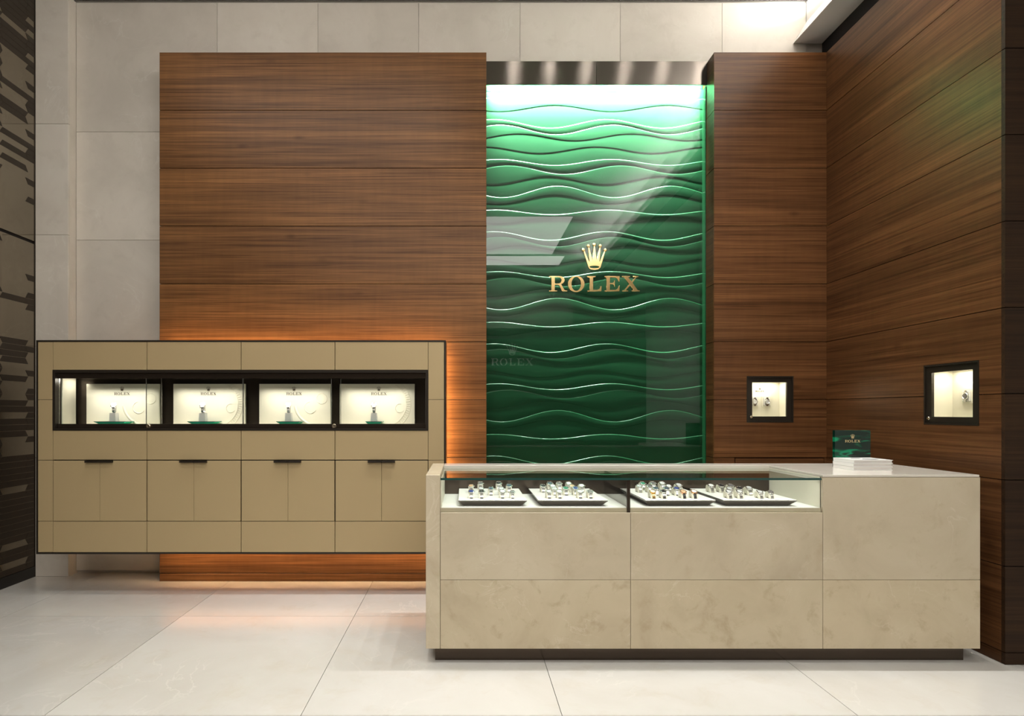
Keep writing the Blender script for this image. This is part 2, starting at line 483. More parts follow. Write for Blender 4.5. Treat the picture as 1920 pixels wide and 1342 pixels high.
def strip_mesh(L0, L1, zig0, zig1):
    # a strip along y with slanted ends, thin and proud of the mirror
    bm = bmesh.new(); h = PS / 2 - .0012; e = .013
    e1 = 0 if zig1 is None else (e if zig1 else -e); e0 = e if zig0 else -e
    pts = [(L0 + e0, -h), (L1 + e1, -h), (L1 - e1, h), (L0 - e0, h)]
    add_prism(bm, pts, 'yz', 0, .002)
    return mesh('strip', bm)
cache = {}
strips = []
# rows that carry a strip, read off the photograph: (from z, to z, share of rows)
def dens(z, c):
    if z < .62: return .97
    if z < .95: return .86
    if z < 1.40: return .62
    if z < 1.80: return .48
    if z < 2.60: return .24
    if z < 2.95: return .05
    if z < 3.25: return .26
    if z < 3.60: return .50
    if z < 3.95: return .68
    return .86
rs = random.Random(5)
for c in range(5):
    for r in range(98):
        zc = .085 + PS * (r + .5)
        if abs(zc - zj) < .04 or rs.random() > dens(zc, c): continue
        L0, L1 = cols[c + 1] + .001, cols[c] - .001
        zz = (r + c) % 2
        key = (c, zz)
        if key not in cache:
            me = strip_mesh(L0, L1, zz == 0, zz == 1) if c else strip_mesh(L0, L1, zz == 0, None)
            me.materials.append(M['strip']); cache[key] = me
        o = link('strip', cache[key], None, None, (XL, 0, zc)); strips.append(o)
kids(wl, strips[:298])
for o in strips[298:]: bpy.data.objects.remove(o)

# ------------------------------------------------------------------ timber walls
def cut_boards(z0, z1, u0, u1, hole):
    """outlines of the board u0..u1 x z0..z1 with a rectangular hole (hu0,hz0,hu1,hz1) notched out"""
    hu0, hz0, hu1, hz1 = hole
    if hz1 <= z0 or hz0 >= z1: return [(u0, z0), (u1, z0), (u1, z1), (u0, z1)]
    if hz0 <= z0:   # notch in the lower edge
        return [(u0, z0), (hu0, z0), (hu0, hz1), (hu1, hz1), (hu1, z0), (u1, z0), (u1, z1), (u0, z1)]
    return [(u0, z0), (u1, z0), (u1, z1), (hu1, z1), (hu1, hz0), (hu0, hz0), (hu0, z1), (u0, z1)]

GAP = .0022
xl0, xl1 = X(299, S_WOOD), X(912, S_WOOD)
wf = struct('wall_feature', box('wall_feature', (xl0 + .004, D_WOOD + .02, 0), (xl1 - .004, D_STONE - .001, ZTOP - .003), 'dark_gap'))
bs = []
for k in range(10):
    if JOINTS[k] - JOINTS[k + 1] < .01: continue
    bs.append(box('board', (xl0, D_WOOD, JOINTS[k + 1] + GAP), (xl1, D_WOOD + .02, JOINTS[k] - (GAP if k else 0)), 'wood_x', None, .0012))
    bs.append(box('side_board', (xl0, D_WOOD + .0205, JOINTS[k + 1] + GAP), (xl0 + .004, D_STONE - .002, JOINTS[k] - (GAP if k else 0)), 'wood_y'))
    bs.append(box('side_board', (xl1 - .004, D_WOOD + .0205, JOINTS[k + 1] + GAP), (xl1, D_STONE - .002, JOINTS[k] - (GAP if k else 0)), 'wood_y'))
bs.append(box('top_board', (xl0, D_WOOD + .0205, ZTOP - .003), (xl1, D_STONE - .002, ZTOP), 'wood_x'))
kids(wf, bs)

xp0, xp1 = X(1339, S_WOOD), XR
NA = (X(1400, S_WOOD), Z(792, S_WOOD), X(1488, S_WOOD), Z(705, S_WOOD))   # niche in the pier: x0,z0,x1,z1
wp_parts = []
wp = struct('wall_pier', box('wall_pier', (xp0 + .004, D_STONE - .015, 0), (xp1, D_STONE - .001, ZTOP - .003), 'dark_gap'))
for a, b in (((xp0 + .004, .0), (NA[0], ZTOP - .003)), ((NA[2], .0), (xp1, ZTOP - .003)), ((NA[0], .0), (NA[2], NA[1])), ((NA[0], NA[3]), (NA[2], ZTOP - .003))):
    wp_parts.append(box('backing', (a[0], D_WOOD + .02, a[1]), (b[0], D_STONE - .016, b[1]), 'dark_gap'))
xd0, xd1 = X(1378, S_WOOD), X(1545, S_WOOD)
for k in range(10):
    z1, z0 = JOINTS[k] - (GAP if k else 0), JOINTS[k + 1] + GAP
    if z1 - z0 < .01: continue
    if k < 7:
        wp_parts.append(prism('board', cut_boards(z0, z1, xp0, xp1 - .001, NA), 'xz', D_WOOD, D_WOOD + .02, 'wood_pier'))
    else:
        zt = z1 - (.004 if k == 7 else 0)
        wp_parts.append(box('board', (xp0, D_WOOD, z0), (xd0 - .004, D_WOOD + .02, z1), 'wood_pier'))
        wp_parts.append(box('board', (xd0 + .004, D_WOOD, z0), (xd1 - .003, D_WOOD + .02, zt), 'wood_pier'))
        wp_parts.append(box('board', (xd1 + .003, D_WOOD, z0), (xp1 - .001, D_WOOD + .02, z1), 'wood_pier'))
    wp_parts.append(box('side_board', (xp0, D_WOOD + .0205, z0), (xp0 + .004, D_STONE - .002, z1), 'wood_shaded_y'))
wp_parts.append(box('top_board', (xp0, D_WOOD + .0205, ZTOP - .003), (xp1, D_STONE - .016, ZTOP), 'wood_pier'))
kids(wp, wp_parts)

NB = (D(347.5), 1.224, D(310), 1.580)      # niche in the right wall: y0,z0,y1,z1
wr = struct('wall_right', box('wall_right', (XR + .21, D_RW + .021, 0), (XR + .30, D_STONE + .1, ZTOP - .003), 'dark_gap'))
pp = []
for a, b in (((D_RW + .021, 0), (NB[0], ZTOP - .003)), ((NB[2], 0), (D_STONE, ZTOP - .003)), ((NB[0], 0), (NB[2], NB[1])), ((NB[0], NB[3]), (NB[2], ZTOP - .003))):
    pp.append(box('backing', (XR + .02, a[0], a[1]), (XR + .209, b[0], b[1]), 'dark_gap'))
for k in range(10):
    z1, z0 = JOINTS[k] - (GAP if k else 0), JOINTS[k + 1] + GAP
    if z1 - z0 < .01: continue
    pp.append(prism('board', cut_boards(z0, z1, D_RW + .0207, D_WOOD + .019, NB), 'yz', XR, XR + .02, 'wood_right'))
kids(wr, pp)
we = struct('wall_return', box('wall_return', (XR + .021, D_RW + .02, 0), (4.5, D_RW + .0205, 4.26), 'dark_gap'))
pp = []
for k in range(10):
    z1, z0 = JOINTS[k] - (GAP if k else -.2), JOINTS[k + 1] + GAP
    if z1 - z0 < .01: continue
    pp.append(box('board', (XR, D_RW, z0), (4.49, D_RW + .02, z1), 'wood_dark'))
kids(we, pp)

# ------------------------------------------------------------------ green wave panel
wave = empty('wave_panel', ((xl1 + xp0) / 2, D_GREEN, 0))
tag(wave, 'tall green wave relief panel behind glass with a brushed metal header', 'wall panel')
gx0, gx1 = xl1 + .002, xp0 - .002
ztop_w, D_REL = Z(117, S_GREEN) - .02, D_STONE - .022
CURVES = [(263, 16, 820, 'B'), (318, 21, 480, 'D'), (414, 28, 810, 'B'), (452, 31, 850, 'b'), (502, 22, 250, 'D'), (585, 22, 740, 'D'),
          (660, 19, 840, 'B'), (708, 28, 900, 'b'), (780, 26, 440, 'D'), (848, 37, 500, 'b'), (900, 29, 480, 'D')]
LX = .905
def relief():
    cv = []
    for t in range(-1, 5):
        for c, a, p, ty in CURVES:
            cy = 100 + (c + 716 * t) / 3.354
            cv.append((Z(cy, S_GREEN), a / 3.354 / S_GREEN, X(900 + p / 3.354, S_GREEN), ty))
    N = 150
    xs = [gx0 + (gx1 - gx0) * i / N for i in range(N + 1)]
    STEP = {'B': (0, .0020), 'b': (0, .0012), 'D': (.0009, 0)}
    ts = [0, .010, .024, .07, .16, .28, .42, .56, .7, .82, .91, .965, 1.0]
    bm = bmesh.new(); prev = None
    rows = []
    for i in range(len(cv) - 1):
        z0, a0, p0, t0 = cv[i]; z1, a1, p1, t1 = cv[i + 1]
        for k, t in enumerate(ts[:-1]):
            # each curve has a depth just above and just below it; the band runs smoothly between the two
            ha, hb = STEP[t0][1], STEP[t1][0]
            k0 = min(1.0, t / .022); k0 = k0 * k0 * (3 - 2 * k0)
            h = (ha + (hb - ha) * t ** 1.35) * k0 + .0007 * math.sin(math.pi * t)
            if k == 0: h = STEP[t0][0] if STEP[t0][1] > STEP[t0][0] else 0
            row = []
            for x in xs:
                u = z0 + a0 * math.cos(2 * math.pi * (x - p0) / LX); v = z1 + a1 * math.cos(2 * math.pi * (x - p1) / LX)
                z = u + (v - u) * t
                row.append((x, D_REL - h, min(max(z, .02), ztop_w)))
            rows.append(row)
    vs = [[bm.verts.new(p) for p in r] for r in rows]
    for i in range(len(vs) - 1):
        for k in range(N):
            q = (vs[i][k], vs[i][k + 1], vs[i + 1][k + 1], vs[i + 1][k])
            if max(v.co.z for v in q) - min(v.co.z for v in q) < 1e-5: continue
            bm.faces.new(q)
    for v in [v for v in bm.verts if not v.link_faces]: bm.verts.remove(v)
    me = bpy.data.meshes.new('wave_relief'); bm.to_mesh(me); bm.free()
    for p in me.polygons: p.use_smooth = True
    return me
inv = Matrix.Translation(wave.location).inverted()
wparts = [link('wave_relief', relief(), 'wave'),
          box('glass_pane', (gx0, D_GREEN, .02), (gx1, D_GREEN + .008, Z(160, S_GREEN) + .02), 'glass_wave')]
zh0, zh1 = Z(160.5, S_GREEN), Z(116.5, S_GREEN)
wparts += [box('cheek', (gx1 - .004, D_GREEN + .009, .02), (gx1, D_REL + .004, zh0), 'wave'),
           box('cheek', (gx0, D_GREEN + .009, .02), (gx0 + .004, D_REL + .004, zh0), 'frame_dark')]
xm = X(1118, S_GREEN)
wparts += [box('header_panel', (gx0, D_GREEN - .012, zh0), (xm - .0006, D_GREEN - .002, zh1), 'header', None, .0006),
           box('header_panel', (xm + .0006, D_GREEN - .012, zh0), (gx1, D_GREEN - .002, zh1), 'header', None, .0006),
           box('header_back', (gx0, D_GREEN - .0019, zh0 + .001), (gx1, D_GREEN - .0006, zh1 - .007), 'bronze'),
           box('header_top', (gx0, D_GREEN - .001, zh1 - .006), (gx1, D_STONE - .002, zh1), 'bronze')]
for o in wparts: o.parent = wave; o.matrix_parent_inverse = inv
a_ = area('header_wash_light', ((gx0 + gx1) / 2, D_GREEN + .030, zh0 + .13), (R(17), 0, 0), gx1 - gx0 - .06, .030, 520, (.84, 1, .88), 50)

# ------------------------------------------------------------------ lettering and crown
def glyph_curve(name, splines, ext, bev, sc, cx, cy):
    cu = bpy.data.curves.new(name, 'CURVE'); cu.dimensions = '2D'; cu.fill_mode = 'BOTH'
    cu.extrude = ext; cu.bevel_depth = bev; cu.bevel_resolution = 0; cu.resolution_u = 1
    for pts in splines:
        sp = cu.splines.new('POLY'); sp.points.add(len(pts) - 1); sp.use_cyclic_u = True
        for k, (a, b) in enumerate(pts): sp.points[k].co = ((a - cx) * sc, (cy - b) * sc, 0, 1)
    o = bpy.data.objects.new(name, cu); COL.objects.link(o)
    dg = bpy.context.evaluated_depsgraph_get()
    me = bpy.data.meshes.new_from_object(o.evaluated_get(dg))
    me.name = name
    bpy.data.objects.remove(o); bpy.data.curves.remove(cu)
    return me
def ell(cx, cy, rx, ry, n=40): return [(cx + rx * math.cos(2 * math.pi * k / n), cy + ry * math.sin(2 * math.pi * k / n)) for k in range(n)]
GL = {
 'R': [[(178,715),(360,715),(400,722),(428,742),(441,775),(436,808),(415,835),(380,852),(402,882),(422,925),(442,952),(487,962),(485,973),(405,973),(385,945),(365,895),(340,862),(272,858),(272,955),(312,962),(312,973),(178,973),(178,962),(217,955),(217,735),(178,726)],
       [(272,732),(350,732),(378,745),(390,780),(380,818),(350,840),(272,842)]],
 'O': [ell(640, 847, 140, 138), ell(640, 847, 82, 120)],
 'L': [[(830,715),(968,715),(968,727),(928,735),(928,950),(1000,950),(1040,930),(1058,885),(1072,885),(1068,973),(830,973),(830,962),(872,955),(872,735),(830,727)]],
 'E': [[(1125,715),(1380,715),(1378,805),(1364,805),(1350,760),(1310,735),(1215,735),(1215,832),(1260,832),(1285,815),(1290,788),(1300,788),(1300,892),(1290,892),(1285,865),(1260,850),(1215,850),(1215,950),(1310,950),(1352,930),(1368,880),(1382,880),(1376,973),(1125,973),(1125,962),(1160,955),(1160,735),(1125,727)]],
 'X': [[(1428,715),(1560,715),(1560,727),(1528,735),(1590,812),(1648,735),(1612,727),(1612,715),(1702,715),(1702,727),(1668,735),(1602,828),(1690,955),(1728,962),(1728,973),(1592,973),(1592,962),(1622,955),(1562,868),(1490,955),(1530,962),(1530,973),(1428,973),(1428,962),(1462,955),(1548,850),(1462,735),(1428,727)]],
}
CROWN = [[(768,292),(782,286),(862,476),(870,468),(846,226),(862,224),(918,462),(943,203),(959,203),(984,462),(1040,224),(1056,226),(1036,468),(1044,476),(1120,286),(1134,292),(1062,540),(1050,572),(1010,598),(950,606),(890,598),(855,572),(843,540)],
         ell(952, 556, 86, 23)]
BALLS = [(763, 268), (850, 198), (950, 175), (1052, 198), (1138, 268)]
GX, GY = 953, 640           # centre of the whole mark in crop units
U = 1 / 9.143 / S_GREEN     # crop unit in metres at the size of the wall sign
def crown_mesh(ext, bev, sc, seg=20):
    me = glyph_curve('crown', CROWN, ext, bev, sc, GX, GY)
    bm = bmesh.new(); bm.from_mesh(me)
    t = ext + bev
    for bx, by in BALLS:
        r = 28 * sc
        lathe(bm, [(r * .55, -t), (r, -t * .5), (r, t * .7), (r * .8, t * 1.25), (r * .4, t * 1.6)], seg, 'z', ((bx - GX) * sc, (GY - by) * sc, 0))
    bm.to_mesh(me); bm.free()
    return me
sg = tag(empty('wall_sign', (X(900 + 0, S_GREEN), D_GREEN - .004, 0)), 'gold crown emblem over gold serif capitals mounted on the green panel', 'sign')
sgx, sgz = X(1010 + GX / 9.143, S_GREEN), Z(440 + GY / 9.143, S_GREEN)
sg.location = (sgx, D_GREEN - .006, sgz)
for ch in 'ROLEX':
    link('letter', glyph_curve('letter', GL[ch], .003, .0012, U, GX, GY), 'sign_gold', sg, (0, 0, 0), (R(90), 0, 0))
link('crown', crown_mesh(.003, .0012, U), 'sign_gold', sg, (0, 0, 0), (R(90), 0, 0))

def logo_mesh():
    bm = bmesh.new()
    for ch in 'ROLEX':
        me = glyph_curve('t', GL[ch], .0004, 0, U, GX, GY); bm.from_mesh(me); bpy.data.meshes.remove(me)
    me = crown_mesh(.0004, 0, U, 10); bm.from_mesh(me); bpy.data.meshes.remove(me)
    me = bpy.data.meshes.new('printed_logo'); bm.to_mesh(me); bm.free()
    return me
LOGO = logo_mesh(); LOGO.materials.append(M['print_dark'])
LOGO_G = LOGO.copy(); LOGO_G.materials.clear(); LOGO_G.materials.append(M['print_gold'])
LOGO_W = (1728 - 178) * U    # its width at full size
def logo(parent, loc, width, rot=(R(90), 0, 0), me=None):
    k = width / LOGO_W
    o = link('printed_logo', me or LOGO, None, parent, loc, rot); o.scale = (k, k, 1)
    return o

wl_ = link('window_lettering', LOGO.copy(), None, None, (1.19, YB + .075, 3.02 - .35), (R(90), 0, 0))
wl_.data.materials.clear(); wl_.data.materials.append(M['cover']); wl_.scale = (1.05 / LOGO_W, 1.05 / LOGO_W, 1)
kids(rear, [wl_])

# ------------------------------------------------------------------ floating wall cabinet
c0, c1 = X(68, S_CAB), X(836, S_CAB)
cz0, cz1 = Z(1038.5, S_CAB), Z(637.5, S_CAB)
DB = D_WOOD - .095      # cabinet back
cab = tag(empty('wall_cabinet', ((c0 + c1) / 2, (D_CAB + DB) / 2, cz0)), 'tan floating wall cabinet with lit glass display band and four pairs of doors', 'cabinet')
cp = []
T = X(873.2, S_CAB)     # frame thickness
nx0, nx1, nz0, nz1 = X(99, S_CAB), X(803, S_CAB), Z(807, S_CAB), Z(693.5, S_CAB)
cp.append(ring('frame', (c0, cz0, c1, cz1), (c0 + T, cz0 + T, c1 - T, cz1 - T), 'frame_dark', None, D_CAB - .002, DB))
cp.append(box('back_panel', (c0 + T, DB - .012, cz0 + T), (c1 - T, DB, cz1 - T), 'frame_dark'))
cp.append(ring('carcass', (c0 + T, cz0 + T, c1 - T, cz1 - T), (nx0, nz0, nx1, nz1), 'frame_dark', None, D_CAB + .019, DB - .013))
xcol = [X(p, S_CAB) for p in (99, 275.5, 452, 628, 803)]
zrow = [Z(p, S_CAB) for p in (862.5, 977)]
G2 = .0022
# panels above and below the display band, bottom row
fr = (D_CAB, D_CAB + .018)
for i in range(4):
    a, b = xcol[i] + G2, xcol[i + 1] - G2
    cp.append(box('panel', (a, fr[0], nz1 + .001), (b, fr[1], cz1 - T - .001), 'tan', None, .0008))
    cp.append(box('panel', (a, fr[0], zrow[0] + G2 * 1.6), (b, fr[1], nz0 - .001), 'tan', None, .0008))
    cp.append(box('panel', (a, fr[0], cz0 + T + .001), (b, fr[1], zrow[1] - G2), 'tan', None, .0008))
    m = (a + b) / 2
    hx0, hx1 = m - .095, m + .095
    for s, (p, q) in enumerate(((a + .002, m - .001), (m + .001, b - .002))):
        d = box('door', (p, fr[0] - .001, zrow[1] + G2), (q, fr[1], zrow[0] - G2 * 1.6), 'tan', None, .0008)
        cp.append(d)
        u0, u1 = (hx0, m - .001) if s == 0 else (m + .001, hx1)
        hd = box('handle', (u0, fr[0] - .022, zrow[0] - .016), (u1, fr[0] - .001, zrow[0] - .003), 'bronze', None, .001)
        hd.parent = d; hd.matrix_parent_inverse = Matrix.Translation(d.location).inverted()
zside = [cz1 - T, Z(749, S_CAB), zrow[0], zrow[1], cz0 + T]
for (a, b) in ((c0 + T + .001, nx0 - .0008), (nx1 + .0008, c1 - T - .001)):
    for j in range(4):
        cp.append(box('panel', (a, fr[0], zside[j + 1] + G2 * .7), (b, fr[1], zside[j] - G2 * .7), 'tan', None, .0008))
# display band: frame, rails, lining
f1 = X(875, S_CAB)
ix0, ix1, iz0, iz1 = nx0 + f1, nx1 - f1, nz0 + .016, nz1 - .024
cp.append(ring('niche_frame', (nx0, nz0, nx1, nz1), (nx0 + f1, nz0 + f1 * .8, nx1 - f1, nz1 - f1), 'frame_dark', None, D_CAB - .003, D_CAB + .20))
ND = min(D_CAB + .255, DB - .02)
rz0, rz1 = Z(794.5, S_CAB), Z(709, S_CAB)
cp.append(box('rail', (nx0 + f1, D_CAB + .012, nz0 + f1 * .8), (nx1 - f1, D_CAB + .045, rz0), 'bronze_glossy'))
cp.append(box('rail', (nx0 + f1, D_CAB + .012, rz1), (nx1 - f1, D_CAB + .045, nz1 - f1), 'bronze_glossy'))
cp.append(box('niche_floor', (nx0 + f1, D_CAB + .046, rz0 - .020), (nx1 - f1, ND, rz0 - .008), 'cream'))
cp.append(box('niche_back', (nx0 + f1, ND, rz0 - .02), (nx1 - f1, ND + .006, nz1 - f1), 'niche_dark'))
cp.append(box('niche_side', (nx0 + f1, D_CAB + .06, rz0 - .008), (nx0 + f1 + .006, ND - .03, rz1), 'cream'))
cp.append(box('niche_side', (nx1 - f1 - .006, D_CAB + .06, rz0 - .008), (nx1 - f1, ND - .001, rz1), 'niche_dark'))
cp.append(box('niche_ceiling', (nx0 + f1, D_CAB + .046, rz1), (nx1 - f1, ND, rz1 + .010), 'niche_dark'))
# four sliding panes on two tracks
pe = [nx0 + f1 + .001, X(298, S_CAB), X(453, S_CAB), X(637, S_CAB), nx1 - f1 - .001]
pst = [pe[0], X(271, S_CAB), X(453, S_CAB), X(620, S_CAB)]
for i in range(4):
    y = D_CAB + (.020 if i % 2 == 1 else .032)
    gp = box('glass_pane', (pst[i], y, rz0 - .006), (pe[i + 1], y + .005, rz1 + .004), 'glass')
    cp.append(gp)
    for xe in (pst[i], pe[i + 1]):
        e = box('glass_edge', (xe - .0016, y - .0005, rz0 - .004), (xe + .0016, y + .0055, rz1 + .003), 'tray_edge')
        e.parent = gp; e.matrix_parent_inverse = Matrix.Translation(gp.location).inverted()
for px in (277, 626):
    bm = bmesh.new(); r = 4.2 / S_CAB
    lathe(bm, [(r, 0), (r, -.008), (r * .85, -.011), (r * .45, -.011), (r * .4, -.008)], 20, 'y')
    cp.append(link('lock', mesh('lock', bm), 'brass', None, (X(px, S_CAB), D_CAB + .012, Z(799, S_CAB))))
# warm LED strips on the back, shining onto the timber
for a, b in (((xl0 + .04, DB + .001, cz1 - .080), (c1 - .03, DB + .008, cz1 - .055)), ((xl0 + .04, DB + .001, cz0 + .022), (c1 - .03, DB + .008, cz0 + .050)),
             ((c1 - .070, DB + .001, cz0 + .10), (c1 - .045, DB + .008, cz1 - .10))):
    cp.append(box('led_strip', a, b, 'led_warm'))
# wall brackets carry it
for xb in (-2.0, -.9):
    cp.append(box('bracket', (xb - .04, DB, .9), (xb + .04, D_WOOD, 1.2), 'bronze'))
kids(cab, cp)
# small lamps under the niche ceiling, one over each display
S_BD = 255.0; D_BD = D(S_BD)
BX = [(162, 298.5), (325, 459.5), (486, 619.5), (637, 777.5)]
for a, b in BX:
    area('niche_lamp', (X((a + b) / 2, S_BD), D_CAB + .062, rz1 - .003), (R(18), 0, 0), .46, .02, .85, (1, .95, .84), 85)
area('niche_lamp', (nx0 + .10, D_CAB + .14, rz1 - .003), (0, R(25), 0), .05, .12, .4, (1, .93, .80))

# ------------------------------------------------------------------ wristwatches
def tube_path(bm, prof, w, off, th):
    """flat band of width w lying on a (y,z) profile, thickness th"""
    n = len(prof); nor = []
    for i in range(n):
        a = Vector(prof[max(i - 1, 0)]); b = Vector(prof[min(i + 1, n - 1)])
        t = (b - a).normalized(); nor.append(Vector((-t.y, t.x)))
    rows = []
    for i, (y, z) in enumerate(prof):
        o = nor[i]
        q = [(-w / 2, off), (w / 2, off), (w / 2, off + th), (-w / 2, off + th)]
        rows.append([bm.verts.new((x, y + o.x * d, z + o.y * d)) for x, d in q])
    for i in range(n - 1):
        for k in range(4):
            bm.faces.new((rows[i][k], rows[i][(k + 1) % 4], rows[i + 1][(k + 1) % 4], rows[i + 1][k]))
    bm.faces.new(rows[0]); bm.faces.new(list(reversed(rows[-1])))

CUFF = [(-.023, .0), (-.0225, .006), (-.0200, .013), (-.0155, .0195), (-.009, .0255), (-.001, .0300), (.007, .0328), (.0140, .0330)]
def cuff_mesh():
    bm = bmesh.new()
    pts = CUFF + [(.0195, .030), (.0235, .022), (.0245, .010), (.0225, 0), (.013, 0), (.005, .008), (-.005, .008), (-.013, 0)]
    add_prism(bm, pts, 'yz', -.0135, .0135)
    bmesh.ops.bevel(bm, geom=[e for e in bm.edges if abs(e.verts[0].co.x - e.verts[1].co.x) < 1e-6], offset=.0012, segments=1, affect='EDGES')
    return mesh('cuff', bm)
def band_mesh(wd):
    bm = bmesh.new()
    # links: each one a short piece with a small gap, along the front of the cuff
    P = []
    for i in range(len(CUFF) - 1):
        a, b = Vector(CUFF[i]), Vector(CUFF[i + 1])
        for t in (0, .5): P.append(a.lerp(b, t))
    P.append(Vector(CUFF[-1])); P[0] = Vector((-.0233, .0005))
    tube_path(bm, [tuple(p) for p in P[:9]], wd * .92, .0005, .0012)
    for i in range(0, 8):
        a, b = P[i], P[i + 1]
        tube_path(bm, [tuple(a.lerp(b, .08)), tuple(a.lerp(b, .92))], wd, .0004, .0026)
    return mesh('bracelet', bm)
def strap_mesh(wd):
    bm = bmesh.new(); tube_path(bm, CUFF[:6], wd, .0004, .0024)
    return mesh('strap', bm)
TILT = R(25)
def case_mesh():
    bm = bmesh.new()
    lathe(bm, [(.0120, 0), (.0145, .0010), (.0150, .0035), (.0145, .0052), (.0118, .0052), (.0116, .0048)], 24)
    for sx in (-1, 1):
        for sy in (-1, 1):
            add_box(bm, (sx * .0078, sy * .0105, .0006), (sx * .0105, sy * .0180, .0036))
    return mesh('case', bm)
def bezel_mesh():
    bm = bmesh.new(); n = 28
    pr = [(.0142, .0050), (.0136, .0064), (.0118, .0066), (.0112, .0056)]
    rows = [[bm.verts.new((r * math.cos(2 * math.pi * k / n), r * math.sin(2 * math.pi * k / n), h)) for k in range(n)] for r, h in pr]
    for i in range(3):
        for k in range(n): bm.faces.new((rows[i][k], rows[i][(k + 1) % n], rows[i + 1][(k + 1) % n], rows[i + 1][k]))
    return mesh('bezel', bm)
def dial_mesh():
    bm = bmesh.new(); lathe(bm, [(.0116, .0050), (.0116, .0056)], 24); return mesh('dial', bm)
def hands_mesh():
    bm = bmesh.new()
    for k in range(12):
        a = math.pi * k / 6; c, s = math.cos(a), math.sin(a); v = []
        for r, t in ((.0085, -.0004), (.0105, -.0004), (.0105, .0004), (.0085, .0004)):
            v.append(bm.verts.new((r * c - t * s, r * s + t * c, .0058)))
        bm.faces.new(v)
    for a, L in ((R(150), .006), (R(35), .0088)):
        c, s = math.cos(a), math.sin(a)
        v = [bm.verts.new((r * c - t * s, r * s + t * c, .0059)) for r, t in ((0, -.0005), (L, -.0002), (L, .0002), (0, .0005))]
        bm.faces.new(v)
    return mesh('hands', bm)
def crown_knob_mesh():
    bm = bmesh.new(); lathe(bm, [(.0017, .0148), (.0019, .0156), (.0019, .0172), (.0013, .0176)], 10, 'x', (0, 0, .0030)); return mesh('crown_knob', bm)
WM = {'cuff': cuff_mesh(), 'bracelet': band_mesh(.0135), 'strap': strap_mesh(.0125), 'case': case_mesh(), 'bezel': bezel_mesh(),
      'dial': dial_mesh(), 'hands': hands_mesh(), 'crown_knob': crown_knob_mesh()}
for k in ('case', 'bezel'):
    for p in WM[k].polygons: p.use_smooth = False
WM['cuff'].materials.append(M['cream']); WM['hands'].materials.append(M['steel'])
variants = {}
def variant(part, mat):
    if (part, mat) not in variants:
        me = WM[part].copy(); me.materials.clear(); me.materials.append(M[mat]); variants[part, mat] = me
    return variants[part, mat]
def wristwatch(loc, label, dial, metal='steel', strap=None, scale=1.0, rotz=0.0, group=None, cuff=True, bezel=None):
    t = tag(empty('wristwatch', loc, (0, 0, rotz)), label, 'watch', group)
    t.scale = (scale,) * 3
    if cuff: link('cuff', WM['cuff'], None, t)
    if strap: link('strap', variant('strap', strap), None, t)
    else: link('bracelet', variant('bracelet', metal), None, t)
    # the case sits on the upper slope of the cuff
    P, rt = (0, -.0045, .0287), (TILT, 0, 0)
    c = link('case', variant('case', metal), None, t, P, rt)
    link('bezel', variant('bezel', bezel or metal), None, c)
    d = link('dial', variant('dial', 'dial_' + dial), None, c)
    link('hands', WM['hands'], None, c)
    link('crown_knob', variant('crown_knob', metal), None, c)
    return t

